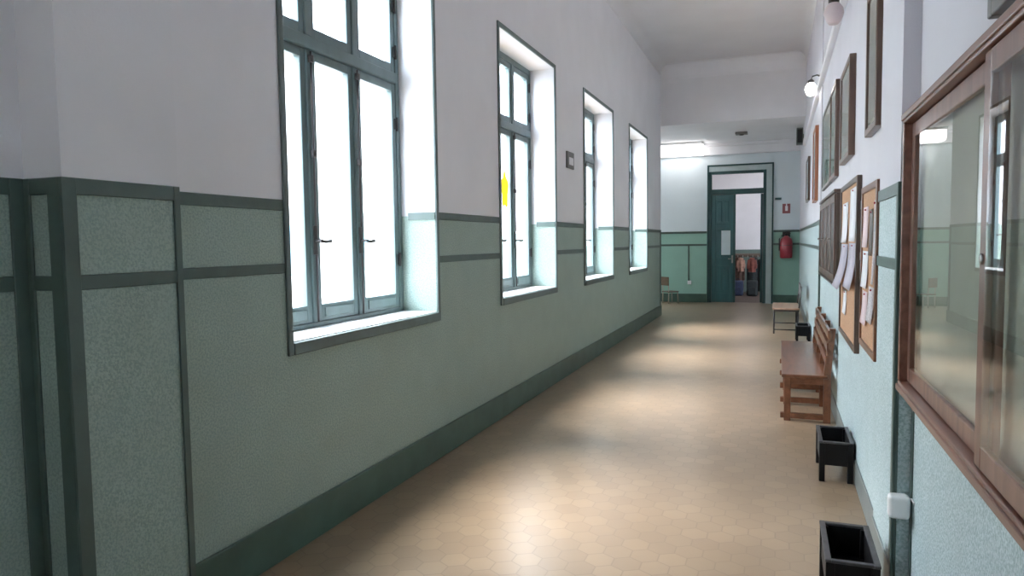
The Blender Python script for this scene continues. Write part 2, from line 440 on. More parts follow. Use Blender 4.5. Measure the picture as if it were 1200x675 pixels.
trim(bm, 'white', 'pale cable trunking running high along the picture wall')

def baseboard(name, boxes, label, mat='base'):
    bm = BM()
    for b in boxes: box(bm, *b, bev=.004, seg=1)
    struct(name, bm, mat, label, 'baseboard')
zb = .20; tb = .018; tr = .007
baseboard('baseboard_left', [(XL, XL+tb, YB, 1.475, 0, zb), (XL, -1.98+tb, 1.475-tb, 1.475, 0, zb), (-1.98, -1.98+tb, 1.475, 1.905, 0, zb), (XL, XL+tb, 1.905, YH, 0, zb), (XL-.4, XL+tb, YH, YH+tb, 0, zb)], 'dark green baseboard under the windows')
baseboard('baseboard_right', [(.49-tr, .49, YB, 3.02, 0, .15), (.43-tr, .43, 3.02-tr, 3.60, 0, .15), (XR-tr, XR, 3.60, 8.5, 0, .15), (.43-tr, .43, 8.5-tr, 9.0, 0, .15), (XR-tr, XR, 9.0, YE, 0, .15)], 'grey green baseboard under the pictures', 'basegrey')
baseboard('baseboard_end', [(XV, -1.56, YE-tb, YE, 0, zb), (-.105, XR, YE-tb, YE, 0, zb)], 'dark green baseboard beside the end door')

# ------------------------------------------------------------------ windows
def make_window(n, xf, y0, label):
    """Three casements under three fixed lights, set back in the wall."""
    X = xf-.25                                        # inner face of the joinery
    root = thing('window_%d' % n, label, 'window', (X, y0+WW/2, 1.0)); root['kind'] = 'structure'
    ya, yb = y0+.035, y0+WW-.035
    m1, m2 = y0+.565, y0+1.015
    bm = BM(); d0, d1 = X-.07, X
    box(bm, d0, d1, ya, ya+.045, 1.0, 3.205, .004); box(bm, d0, d1, yb-.045, yb, 1.0, 3.205, .004)
    box(bm, d0, d1, ya+.045, yb-.045, 3.15, 3.205, .004); box(bm, d0, d1, ya+.045, yb-.045, 1.0, 1.025, .004)
    box(bm, d0-.0, d1+.012, ya+.045, yb-.045, 2.515, 2.585, .008)
    for m in (m1, m2):
        box(bm, d0, d1+.004, m-.022, m+.022, 1.025, 2.515, .006); box(bm, d0, d1+.004, m-.022, m+.022, 2.585, 3.15, .006)
    obj('frame', bm, 'winpaint', root)
    # architrave on the wall face
    bm = BM(); t0, t1 = xf, xf+.014
    box(bm, t0, t1, y0, y0+.035, .934, 3.244, .004); box(bm, t0, t1, y0+WW-.035, y0+WW, .934, 3.244, .004)
    box(bm, t0, t1, y0+.035, y0+WW-.035, 3.205, 3.244, .004); box(bm, t0, t1+.006, y0+.035, y0+WW-.035, .934, .993, .006)
    obj('architrave', bm, 'archpaint', root)
    bm = BM(); box(bm, X-.01, xf-.001, ya, yb, .985, 1.0, .003)
    tag(obj('sill', bm, 'sill', root), 'white marble sill')
    cols = [(ya+.047, m1-.024), (m1+.024, m2-.024), (m2+.024, yb-.047)]
    for i, (a, b) in enumerate(cols):
        for low in (True, False):
            z0, z1 = (1.027, 2.513) if low else (2.587, 3.148)
            bot = .095 if low else .055; st = .042
            bm = BM(); c0, c1 = X-.05, X-.006
            box(bm, c0, c1, a, a+st, z0, z1, .004); box(bm, c0, c1, b-st, b, z0, z1, .004)
            box(bm, c0, c1, a+st, b-st, z0, z0+bot, .004); box(bm, c0, c1, a+st, b-st, z1-.05, z1, .004)
            if low: box(bm, c1, c1+.008, a+st+.02, b-st-.02, z0+.02, z0+bot-.02, .004)
            s = obj('casement' if low else 'top_light', bm, 'winpaint', root)
            bm = BM(); box(bm, X-.032, X-.026, a+st-.006, b-st+.006, z0+bot-.006, z1-.044)
            tag(obj('pane', bm, 'pane', s), 'clear glass')
            # hinges on the outer edge
            if i != 1:
                hy = a if i == 0 else b
                bm = BM()
                for hz in ((1.35, 2.25) if low else (2.72, 3.02)):
                    tube(bm, [(X+.004, hy, hz-.045), (X+.004, hy, hz+.045)], .009, 10)
                    box(bm, X-.006, X+.003, hy-.02, hy+.02, hz-.035, hz+.035)
                tag(obj('hinge', bm, 'black', s), 'black iron hinge')
            if low and i != 2:
                hy = m1 if i == 0 else m2
                bm = BM(); box(bm, X+.004, X+.014, hy-.016, hy+.016, 1.40, 1.56, .004)
                tube(bm, [(X+.01, hy, 1.475), (X+.05, hy, 1.475)], .009, 10)
                tube(bm, [(X+.05, hy-.012, 1.478), (X+.055, hy+.03, 1.47), (X+.05, hy+.085, 1.475)], [.010, .009, .012], 10)
                tube(bm, [(X+.016, hy, 1.03), (X+.016, hy, 1.40)], .006, 8); tube(bm, [(X+.016, hy, 1.56), (X+.016, hy, 2.5)], .006, 8)
                for gz in (1.95, 2.46): box(bm, X+.004, X+.026, hy-.014, hy+.014, gz-.02, gz+.02, .004)
                tag(obj('handle', bm, 'metaldark', s), 'dark iron lever and bolt')
    return root
wl = ['tall three-light window nearest the viewer, its lower half filling the left wall',
      'second tall window along the left wall, with a yellow paper stuck on its glass',
      'third tall window along the left wall, just past the small plaque',
      'fourth tall window, the farthest before the lobby corner']
for i, y in enumerate(WIN): make_window(i+1, XL, y, wl[i])
make_window(5, XV, 14.55, 'window in the far left wall of the lobby')
for i, y in enumerate(WIN_FILL): make_window(6+i, XL, y, ('farther', 'nearer')[i]+' of two tall windows added behind the viewer for fill light')

# yellow sticker on the second window
bm = BM(); xs = XL-.25-.026; cy, cz = 6.185, 1.95
ring = []
for k in range(22):
    t = 2*PI*k/22; r = 1+.16*math.sin(5*t)
    ring.append((cy+.085*r*math.cos(t), cz+.165*r*math.sin(t)))
prism_x(bm, ring, xs, xs+.003)
tag(obj('paper_decoration', bm, 'sticker', None, (xs, cy, cz)), 'yellow paper shape stuck to the glass of the second window', 'paper decoration')

# plaque between second and third windows
t = thing('plaque', 'small dark-edged plaque on the white wall between second and third windows', 'plaque', (XL, 7.43, 2.25))
bm = BM(); box(bm, XL, XL+.02, 7.30, 7.56, 2.25, 2.43, .004); obj('plate', bm, 'greyframe', t)
bm = BM(); box(bm, XL+.02, XL+.023, 7.36, 7.52, 2.29, 2.37); tag(obj('panel', bm, 'paper', t), 'pale panel')

# ------------------------------------------------------------------ end door
root = thing('door_1', 'tall teal double door at the end of the corridor, right leaf standing open', 'door', (-.89, YE, 0)); root['kind'] = 'structure'
bm = BM(); y0, y1 = YE-.03, YE
box(bm, -1.553, -1.515, y0, y1, 0, 3.18, .004); box(bm, -.142, -.109, y0, y1, 0, 3.18, .004); box(bm, -1.515, -.142, y0, y1, 3.145, 3.18, .004)
obj('architrave', bm, 'tealdark', root)
bm = BM(); box(bm, -.262, -.142, YE-.012, YE, 0, 3.145); box(bm, -1.515, -.262, YE-.012, YE, 3.03, 3.145)
tag(obj('jamb_facing', bm, 'palejamb', root), 'pale green facing')
bm = BM(); fy0, fy1 = YE-.005, YE+.10
box(bm, -1.52, -1.455, fy0, fy1, 0, 3.03, .004); box(bm, -.33, -.262, fy0, fy1, 0, 3.03, .004)
box(bm, -1.455, -.33, fy0, fy1, 2.965, 3.03, .004); box(bm, -1.455, -.33, fy0, fy1, 2.50, 2.62, .004)
obj('frame', bm, 'tealdark', root)
bm = BM(); box(bm, -1.46, -.325, YE+.045, YE+.052, 2.615, 2.97)
tag(obj('transom_pane', bm, 'pane', root), 'glass over the leaves')
def leaf(bm, x0, x1, ya, yb):
    box(bm, x0, x1, ya+.012, yb-.012, 0.01, 2.495)
    for a, b in ((x0, x0+.09), (x1-.09, x1)): box(bm, a, b, ya, yb, .01, 2.495, .006)
    for a, b in ((.01, .22), (.86, 1.0), (1.72, 1.82), (2.39, 2.495)): box(bm, x0+.09, x1-.09, ya, yb, a, b, .006)
    for a, b in ((.27, .81), (1.05, 1.67), (1.87, 2.34)):
        mid = (x0+x1)/2
        box(bm, x0+.12, mid-.02, ya+.004, yb-.004, a, b, .012); box(bm, mid+.02, x1-.12, ya+.004, yb-.004, a, b, .012)
bm = BM(); leaf(bm, -1.455, -.955, YE+.02, YE+.065)
lf = obj('leaf', bm, 'teal', root)
bm = BM(); box(bm, -.975, -.925, YE+.008, YE+.075, .01, 2.495, .006); obj('meeting_stile', bm, 'tealdark', lf)
bm = BM(); tube(bm, [(-.99, YE+.02, 1.02), (-.99, YE-.03, 1.02)], .012); tube(bm, [(-.99, YE-.03, 1.02), (-1.08, YE-.03, 1.02)], .011); box(bm, -1.01, -.97, YE+.01, YE+.02, .92, 1.1)
tag(obj('handle', bm, 'steel', lf), 'dull metal lever')
# open leaf, swung into the room (rotated a quarter turn about its hinge)
bm = BM(); leaf(bm, 0, .56, -.022, .022)
rot = Matrix.Rotation(math.radians(84), 4, 'Z')
bmesh.ops.transform(bm, matrix=Matrix.Translation((-.365, YE+.10, 0)) @ rot, verts=bm.verts[:])
obj('leaf', bm, 'tealdark', root)
tag(obj('paper_notice', (lambda b: (box(b, -1.235, -1.035, YE+.016, YE+.0195, 1.11, 1.67), b)[1])(BM()), 'notice', None, (-1.135, YE+.018, 1.39)), 'pale blue notice taped to the closed teal door leaf', 'notice')

# room beyond
bm = BM(); box(bm, -3.2, 1.4, 20.6, 20.8, 0, 1.18, mi=0); box(bm, -3.2, 1.4, 20.6, 20.8, 1.18, 3.6, mi=1)
box(bm, -3.4, -3.2, 17.2, 20.8, 0, 3.6, mi=1); box(bm, 1.4, 1.6, 17.2, 20.8, 0, 3.6, mi=1)
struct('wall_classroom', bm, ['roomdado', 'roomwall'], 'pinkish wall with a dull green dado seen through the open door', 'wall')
bm = BM(); box(bm, -3.4, 1.6, 17.2, 20.8, 3.6, 3.75)
struct('ceiling.002', bm, 'ceil', 'ceiling of the room beyond the door', 'ceiling')
t = thing('ceiling_light', 'unseen strip light added to light the room beyond the door', 'ceiling light', (-.9, 19, 3.6))  # added out of view so the room beyond looks lit
bm = BM(); box(bm, -1.6, -.2, 18.85, 19.15, 3.55, 3.6, .01); obj('housing', bm, 'plastic', t)
bm = BM(); box(bm, -1.56, -.24, 18.89, 19.11, 3.51, 3.549, .01); obj('diffuser', bm, 'roomglow', t)

# coat rack with coats
t = thing('coat_rack', 'dark low coat rail on two posts in the room beyond the door', 'coat rack', (-.75, 19.6, 0))
bm = BM(); box(bm, -1.12, -.38, 19.56, 19.64, 1.0, 1.09, .01); obj('rail', bm, 'chairdark', t)
for x in (-1.10, -.40):
    bm = BM(); box(bm, x-.022, x+.022, 19.575, 19.625, 0, 1.0, .005); box(bm, x-.03, x+.03, 19.42, 19.78, 0, .03, .008); obj('post', bm, 'chairdark', t)
for k in range(5):
    x = -1.0+k*.125
    bm = BM(); tube(bm, [(x, 19.56, 1.02), (x, 19.52, 1.0), (x, 19.50, 1.015), (x, 19.495, 1.04)], .007, 8); obj('hook', bm, 'steel', t)
def coat(x, yc, ztop, h, w, mat, label, seed):
    rnd = random.Random(seed); bm = BM(); rings = []; n = 28
    for i in range(11):
        s = i/10; z = ztop-h*s
        hw = w*(.16+.34*min(1, s*4)**.6*(1+.25*s)) ; hd = .035+.055*min(1, s*3)
        rings.append([bm.verts.new((x+hw*math.cos(2*PI*k/n), yc+hd*math.sin(2*PI*k/n)*(1+.28*math.sin(5*2*PI*k/n+seed)*s), z+.01*rnd.random())) for k in range(n)])
    for A, B in zip(rings, rings[1:]):
        for k in range(n): bm.faces.new((A[k], A[(k+1) % n], B[(k+1) % n], B[k])).smooth = True
    bm.faces.new(rings[0][::-1]); bm.faces.new(rings[-1])
    root = thing('coat', label, 'coat', (x, yc, ztop-h), 'coats on the rail beyond the door')
    obj('body', bm, mat, root)
    for sg in (-1, 1):
        bm = BM(); tube(bm, [(x+sg*w*.36, yc, ztop-.06), (x+sg*w*.52, yc-.02, ztop-.2), (x+sg*w*.55, yc-.03, ztop-h*.75)], [.05, .048, .038], 12)
        obj('sleeve', bm, mat, root)
    bm = BM(); tube(bm, [(x-.05, yc, ztop-.01), (x-.03, yc-.045, ztop-.035), (x+.03, yc-.045, ztop-.035), (x+.05, yc, ztop-.01)], .02, 10); obj('collar', bm, mat, root)
coat(-1.0, 19.76, 1.0, .84, .25, 'coat_brown', 'dark brown coat at the left end of the rail beyond the door', 1)
coat(-.92, 19.42, .97, .36, .13, 'coat_tan', 'small tan coat in the middle of the rail beyond the door', 2)
coat(-.64, 19.42, .98, .38, .16, 'coat_red', 'rust red coat hanging right of the tan one beyond the door', 3)
coat(-.585, 19.76, .98, .90, .29, 'coat_black', 'long black coat hanging toward the right of the rail beyond the door', 4)
def school_bag(x, y, mat, label):
    root = thing('school_bag', label, 'bag', (x, y, 0))
    bm = BM(); box(bm, x-.14, x+.14, y-.09, y+.09, 0, .40, .05, seg=4); obj('body', bm, mat, root)
    bm = BM(); box(bm, x-.10, x+.10, y-.125, y-.085, .04, .22, .02, seg=3); obj('pocket', bm, mat, root)
    bm = BM(); tube(bm, [(x-.04, y, .39), (x-.035, y, .44), (x+.035, y, .44), (x+.04, y, .39)], .009, 8); obj('loop', bm, mat, root)
school_bag(-.98, 19.12, 'coat_navy', 'navy bag on the floor under the brown coat beyond the door')
school_bag(-.62, 19.08, 'coat_black', 'black bag on the floor under the black coat beyond the door')

# ------------------------------------------------------------------ end wall fittings
t = thing('fire_extinguisher', 'red fire extinguisher hung on the end wall right of the door', 'fire extinguisher', (.165, YE-.12, 1.02))
cx, cy = .165, YE-.145
bm = BM(); lathe(bm, [(.08, 1.03), (.122, 1.035), (.13, 1.06), (.13, 1.40), (.115, 1.46), (.06, 1.51), (.035, 1.53)], cx, cy); obj('cylinder', bm, 'red', t)
bm = BM(); lathe(bm, [(.03, 1.53), (.032, 1.57), (.02, 1.585)], cx, cy, 14); box(bm, cx-.02, cx+.09, cy-.014, cy+.014, 1.575, 1.592, .004); box(bm, cx-.01, cx+.10, cy-.014, cy+.014, 1.608, 1.625, .004); box(bm, cx-.02, cx, cy-.012, cy+.012, 1.575, 1.625, .003)
tag(obj('valve', bm, 'metaldark', t), 'dark valve and grip')
bm = BM(); tube(bm, [(cx-.03, cy, 1.55), (cx-.09, cy-.02, 1.54), (cx-.145, cy-.03, 1.46), (cx-.145, cy-.02, 1.2)], .012, 10); obj('hose', bm, 'black', t)
bm = BM(); box(bm, cx-.08, cx+.08, YE-.018, YE, 1.2, 1.62, .004); tube(bm, [(cx-.13, YE-.01, 1.32)]+[(cx+.134*math.cos(a), cy+.134*math.sin(a), 1.32) for a in [PI-.2+ k*(PI+.4)/10 for k in range(11)]]+[(cx+.13, YE-.01, 1.32)], .006, 6)
obj('bracket', bm, 'metaldark', t)

t = thing('safety_sign', 'square red-brown sign with a white bottle symbol above the fire extinguisher', 'sign', (.16, YE, 2.03))
bm = BM(); box(bm, .078, .242, YE-.006, YE, 2.03, 2.245, .002, seg=1); obj('plate', bm, 'signred', t)
bm = BM(); box(bm, .135, .19, YE-.009, YE-.006, 2.085, 2.195); box(bm, .15, .175, YE-.009, YE-.006, 2.195, 2.245); obj('symbol', bm, 'paper', t)

bm = BM(); box(bm, -.08, .055, YE-.05, YE, 2.335, 2.385, .006); box(bm, -.075, .05, YE-.055, YE-.048, 2.345, 2.375)
tag(obj('wall_bracket', bm, 'tealdark', None, (-.01, YE, 2.36)), 'small dark bar fixed to the wall just right of the door top', 'bracket')

t = thing('power_outlet', 'white outlet at the foot of a thin cable, lobby wall left of the door', 'outlet', (-1.95, YE, .46))
bm = BM(); box(bm, -1.995, -1.905, YE-.03, YE, .42, .51, .008); obj('faceplate', bm, 'plastic', t)
bm = BM(); box(bm, -1.985, -1.955, YE-.015, YE, .51, 1.325, .003, seg=1); tag(obj('conduit', bm, 'rail', t), 'dark green conduit')

t = thing('loudspeaker', 'dark green box hung high on the right wall under the lobby ceiling', 'loudspeaker', (.40, 15.0, 3.30))
bm = BM(); box(bm, .31, .43, 14.9, 15.1, 3.30, 3.62, .012); obj('cabinet', bm, 'greenbox', t)
bm = BM(); box(bm, .325, .415, 14.892, 14.9, 3.33, 3.59, .004); obj('grille', bm, 'black', t)
bm = BM(); box(bm, .43, XR, 14.96, 15.04, 3.42, 3.5, .004); obj('mount', bm, 'metaldark', t)

t = thing('ceiling_sensor', 'dark flat box fixed to the lobby ceiling above the door', 'sensor', (-.73, 15.3, ZV))
bm = BM(); box(bm, -.85, -.61, 15.2, 15.4, ZV-.045, ZV, .008); obj('housing', bm, 'greyframe', t)
bm = BM(); lathe(bm, [(.05, ZV-.047), (.045, ZV-.06), (.02, ZV-.066)], -.73, 15.3, 16); obj('lens', bm, 'metaldark', t)

t = thing('ceiling_light', 'bright box light under the lobby ceiling at the left of the door', 'ceiling light', (-1.95, 16.4, ZV))
bm = BM(); box(bm, -2.62, -1.60, 16.25, 16.75, ZV-.05, ZV, .008); obj('housing', bm, 'plastic', t)
bm = BM(); box(bm, -2.60, -1.62, 16.27, 16.73, ZV-.26, ZV-.05, .02); obj('diffuser', bm, 'tubeglow', t)

# ------------------------------------------------------------------ wall lamps
def wall_lamp(y, z, lit, label):
    t = thing('wall_lamp', label, 'wall lamp', (XR, y, z), 'globe lamps high on the picture wall')
    bm = BM(); lathe(bm, [(.030, z-.07), (.048, z-.05), (.065, z), (.060, z+.035), (.04, z+.062), (.03, z+.075)], XR-.105, y, 20); obj('globe', bm, 'lampglow' if lit else 'frost', t)
    bm = BM(); lathe(bm, [(.034, z+.07), (.036, z+.10), (.015, z+.115)], XR-.105, y, 14); tube(bm, [(XR-.105, y, z+.11), (XR-.09, y, z+.15), (XR-.04, y, z+.16), (XR, y, z+.14)], .009, 8); box(bm, XR-.012, XR, y-.03, y+.03, z+.10, z+.18, .004)
    tag(obj('bracket', bm, 'metaldark', t), 'dark bracket')
wall_lamp(9.0, 3.19, True, 'lit white globe lamp high on the picture wall')
wall_lamp(5.35, 2.98, False, 'unlit pinkish globe lamp high on the picture wall above the pictures')

KW = .95
def kz(z): return 1.45+(z-1.45)*KW
# ------------------------------------------------------------------ pictures on the right wall
def picture(y0, y1, z0, z1, xf, fw, mat, pic, label, xw=XR, glassy=True, tilt=0):
    if xw == XR: y0, y1, z0, z1, xf = y0*KW+.005, y1*KW, kz(z0), kz(z1), xf*KW
    t = thing('picture_frame', label, 'picture', (xw, (y0+y1)/2, z0), 'framed pictures on the right wall')
    bm = BM()
    box(bm, xf, xw, y0, y0+fw, z0, z1, .004); box(bm, xf, xw, y1-fw, y1, z0, z1, .004)
    box(bm, xf, xw, y0+fw, y1-fw, z0, z0+fw, .004); box(bm, xf, xw, y0+fw, y1-fw, z1-fw, z1, .004)
    obj('frame', bm, mat, t)
    bm = BM(); box(bm, xf+.013, xw-.002, y0+fw, y1-fw, z0+fw, z1-fw); obj('mount', bm, 'mount', t)
    m = .07*(y1-y0)
    bm = BM(); box(bm, xf+.011, xf+.013, y0+fw+m, y1-fw-m, z0+fw+m, z1-fw-m); obj('print', bm, pic, t)
    bm = BM(); box(bm, xf+.006, xf+.009, y0+fw-.003, y1-fw+.003, z0+fw-.003, z1-fw+.003); obj('glass', bm, 'picglass', t)
    return t
picture(3.80, 4.25, 1.99, 2.72, .428, .035, 'framewood', 'picture', 'tall brown picture frame hung above the nearer cork board, by the pilaster')
picture(5.15, 5.88, 2.00, 2.66, .424, .035, 'framewood', 'picture', 'brown picture frame, second along the wall, hung above the farther cork board')
picture(6.46, 7.12, 1.97, 2.77, .430, .035, 'framewood', 'picgreen', 'third picture frame along, its brown edge toward the viewer')
picture(7.20, 8.45, 1.97, 2.78, .436, .03, 'greyframe', 'picgreen', 'grey-framed wide greenish picture beyond the third brown frame')
picture(9.62, 10.3, 1.93, 2.87, .418, .04, 'orangewood', 'picture', 'orange-brown picture frame hung past the second pilaster')
picture(12.2, 13.1, 2.07, 2.77, .430, .035, 'darkwood', 'picture', 'dark picture frame farthest along, near the lobby')
picture(1.25, 1.96, 1.955, 2.6, .45, .035, 'greyframe', 'picture', 'grey frame above the glass display case, cut by the picture edge', xw=.49)

# ------------------------------------------------------------------ glass display case
X0, XB = .42, .488
ya, yb, za, zt = .80, 2.92, .90, 1.885
t = thing('display_case', 'long mahogany wall display case with two sliding glass doors', 'display case', (XB, (ya+yb)/2, za))
bm = BM(); ft = .022
box(bm, X0, XB, ya, yb, zt-ft, zt, .004); box(bm, X0, XB, ya, yb, za, za+ft, .004)
box(bm, X0, XB, ya, ya+ft, za+ft, zt-ft, .004); box(bm, X0, XB, yb-ft, yb, za+ft, zt-ft, .004)
box(bm, X0-.006, X0+.002, ya-.006, yb+.004, za-.012, za+.010, .003); box(bm, X0-.006, X0+.002, ya-.006, yb+.004, zt-.012, zt+.010, .003)
obj('outer_frame', bm, 'mahog', t)
bm = BM(); box(bm, XB-.008, XB, ya+ft, yb-ft, za+ft, zt-ft); tag(obj('back_panel', bm, 'lining', t), 'beige lining')
def sliding(y0, y1, x0, x1, nm):
    z0, z1 = za+ft+.004, zt-ft-.004; s = .052; rb = .055
    bm = BM()
    box(bm, x0, x1, y0, y0+s, z0, z1, .004); box(bm, x0, x1, y1-s, y1, z0, z1, .004)
    box(bm, x0, x1, y0+s, y1-s, z0, z0+rb, .004); box(bm, x0, x1, y0+s, y1-s, z1-rb, z1, .004)
    d = obj('sliding_door', bm, 'mahogz', t)
    xm = (x0+x1)/2
    bm = BM(); box(bm, xm-.0015, xm+.0015, y0+s-.004, y1-s+.004, z0+rb-.004, z1-rb+.004); bmesh.ops.rotate(bm, cent=(xm, (y0+y1)/2, 0), matrix=Matrix.Rotation(.0135, 3, 'Z'), verts=bm.verts[:]); tag(obj('glass', bm, 'caseglass', d), 'reflecting glass')
    return d
sliding(1.80, yb-ft, .447, .463, 'far')
d = sliding(ya+ft, 1.865, .4275, .4435, 'near')
bm = BM(); lathe(bm, [(.012, 0), (.012, .004), (.007, .006)], 0, 0, 14)
bmesh.ops.transform(bm, matrix=Matrix.Translation((.4275, 1.84, 1.40)) @ Matrix.Rotation(-PI/2, 4, 'Y'), verts=bm.verts[:])
tag(obj('lock', bm, 'steel', d), 'small round metal lock')

# bell push on the pilaster side
t = thing('wall_switch', 'white rounded switch box on the dark green pilaster edge below the display case', 'switch', (.445, 3.02, .375))
bm = BM(); box(bm, .405, .480, 2.955, 3.011, .375, .467, .016, seg=4); obj('housing', bm, 'plastic', t)
bm = BM(); tube(bm, [(.475, 2.985, .452), (.486, 2.98, .453), (.486, 2.95, .453), (.486, 2.93, .453)], .0035, 8); obj('cable', bm, 'plastic', t)

# ------------------------------------------------------------------ cork boards with papers
def cork(y0, y1, z0, z1, xf, xw, mat, label):
    y0, y1, z0, z1, xf = y0*KW+.045, y1*KW, kz(z0), kz(z1), xf*KW
    t = thing('cork_board', label, 'cork board', (xw, (y0+y1)/2, z0), 'cork boards on the right wall')
    fw = .035; bm = BM()
    box(bm, xf, xw, y0, y0+fw, z0, z1, .004); box(bm, xf, xw, y1-fw, y1, z0, z1, .004)
    box(bm, xf, xw, y0+fw, y1-fw, z0, z0+fw, .004); box(bm, xf, xw, y0+fw, y1-fw, z1-fw, z1, .004)
    obj('frame', bm, mat, t)
    bm = BM(); box(bm, xf+.009, xw, y0+fw, y1-fw, z0+fw, z1-fw); obj('cork', bm, 'cork', t)
    return xf+.009
xg = cork(4.63, 5.86, .75, 1.83, .436, XR, 'darkwood', 'dark-framed cork board with a lilac sheet sticking out, farther of the two')
xh = cork(3.75, 4.47, .845, 1.735, .440, XR, 'benchwood', 'brown-framed cork board covered in grey papers, next to the pilaster')
def paper(x, y0, y1, z0, z1, mat, label, curl=.012, group='papers pinned to the cork boards'):
    """Sheet pinned at the top, its lower edge curling off the board."""
    y0, y1, z0, z1 = y0*KW+.02, y1*KW, kz(z0), kz(z1)
    bm = BM(); n = 8; A = []; B = []
    for i in range(n+1):
        s = i/n; z = z1+(z0-z1)*s; xo = x-.0015-curl*s*s
        A.append([bm.verts.new((xo, y0, z)), bm.verts.new((xo-.0, y1, z))]); B.append([bm.verts.new((xo-.0012, y0, z)), bm.verts.new((xo-.0012, y1, z))])
    for i in range(n):
        bm.faces.new((A[i][0], A[i][1], A[i+1][1], A[i+1][0])).smooth = True
        bm.faces.new((B[i][1], B[i][0], B[i+1][0], B[i+1][1])).smooth = True
        for k in (0, 1): bm.faces.new((A[i][k], A[i+1][k], B[i+1][k], B[i][k]))
    for i in (0, n): bm.faces.new((A[i][0], A[i][1], B[i][1], B[i][0]))
    o = tag(obj('paper_sheet', bm, mat, None, (x, (y0+y1)/2, z0)), label, 'paper', group)
    bm = BM(); lathe(bm, [(.004, 0), (.005, .004), (.003, .008)], 0, 0, 8)
    bmesh.ops.transform(bm, matrix=Matrix.Translation((x-.002, (y0+y1)/2, z1-.015)) @ Matrix.Rotation(-PI/2, 4, 'Y'), verts=bm.verts[:])
    obj('pin', bm, 'red', o)
paper(xg, 4.75, 5.15, 1.43, 1.77, 'paper', 'white sheet at the top of the farther cork board', .006)
paper(xg, 5.28, 5.70, 1.42, 1.70, 'paper', 'white sheet at the upper far corner of the farther cork board', .010)
paper(xg, 4.70, 5.20, 1.13, 1.42, 'lilac', 'lilac sheet in the middle of the farther cork board, nearest part', .035)
paper(xg, 5.24, 5.80, 1.10, 1.41, 'lilac', 'lilac sheet curling well off the far side of the farther cork board', .06)
paper(xg, 5.30, 5.55, .92, 1.09, 'paper', 'narrow white sheet low on the farther cork board', .008)
paper(xh, 3.835, 3.93, 1.22, 1.64, 'greypaper', 'tall narrow printed sheet at the pilaster edge of the nearer cork board', .010)
paper(xh, 3.95, 4.12, 1.36, 1.60, 'chairdark', 'dark poster near the top of the nearer cork board', .004)
paper(xh, 4.15, 4.40, 1.40, 1.62, 'pinkpaper', 'pink sheet at the top of the nearer cork board', .006)
paper(xh, 4.13, 4.40, 1.18, 1.38, 'paper', 'white sheet under the pink sheet on the nearer cork board', .010)
paper(xh, 3.85, 4.10, 1.02, 1.20, 'greypaper', 'grey printed sheet low on the nearer cork board, pilaster side', .014)
paper(xh, 4.13, 4.38, .98, 1.16, 'pinkpaper', 'dull pink sheet low on the nearer cork board, far side', .012)

# ------------------------------------------------------------------ dark wall cabinet with narrow doors
t = thing('wall_cabinet', 'dark wooden shallow wall cabinet with a row of narrow doors', 'wall cabinet', (XR, 6.85, 1.108))
y0, y1, z0, z1, xf = 5.84, 7.85, 1.108, 1.80, .393
bm = BM(); box(bm, xf+.014, XR, y0, y1, z0, z1, .004); obj('body', bm, 'darkwood', t)
bm = BM(); box(bm, xf-.004, XR, y0-.012, y1+.012, z1, z1+.025, .004); box(bm, xf-.002, XR, y0-.006, y1+.006, z0-.018, z0, .004); obj('cornice', bm, 'darkwood', t)
nd = 4; w = (y1-y0)/nd
for k in range(nd):
    a, b = y0+k*w+.006, y0+(k+1)*w-.006
    bm = BM(); s = .05
    box(bm, xf, xf+.0135, a, a+s, z0+.01, z1-.01, .003); box(bm, xf, xf+.0135, b-s, b, z0+.01, z1-.01, .003)
    box(bm, xf, xf+.0135, a+s, b-s, z0+.01, z0+.07, .003); box(bm, xf, xf+.0135, a+s, b-s, z1-.07, z1-.01, .003)
    d = obj('door', bm, 'framewood', t)
    bm = BM(); box(bm, xf+.007, xf+.013, a+s, b-s, z0+.07, z1-.07); obj('panel', bm, 'darkwood', d)
    bm = BM(); tube(bm, [(xf, b-.025, 1.45), (xf-.018, b-.025, 1.45)], [.006, .01], 10); tag(obj('knob', bm, 'steel', d), 'metal knob')

# ------------------------------------------------------------------ benches
t = thing('school_bench', 'long low red-brown wooden bench with a slatted back along the right wall', 'bench', (.22, 6.9, 0))
BY0, BY1 = 5.93, 7.92
bm = BM()
box(bm, .035, .375, BY0, BY1, .352, .378, .006)
obj('seat', bm, 'benchwood', t)
for fy in (5.97, 6.56, 7.17, 7.86):
    bm = BM(); box(bm, .055, .105, fy-.028, fy+.028, 0, .352, .004); obj('leg', bm, 'benchwood', t)
    bm = BM(); prism_y(bm, [(.345, 0), (.397, 0), (.397, .40), (.425, .75), (.385, .75), (.345, .40)], fy-.028, fy+.028); obj('leg', bm, 'benchwood', t)
    bm = BM(); box(bm, .028, .345, fy-.022, fy+.022, .02, .062, .003); obj('stretcher', bm, 'benchwood', t)
    bm = BM(); box(bm, .055, .345, fy-.022, fy+.022, .30, .352, .003); obj('stretcher', bm, 'benchwood', t)
    if fy > 6: 
        bm = BM(); box(bm, .028, .345, fy-.022, fy+.022, .145, .19, .003); obj('stretcher', bm, 'benchwood', t)
for z, x in ((.50, .365), (.60, .373), (.70, .381)):
    bm = BM(); box(bm, x-.012, x+.012, BY0, BY1, z-.035, z+.035, .004); obj('back_slat', bm, 'benchwood', t)

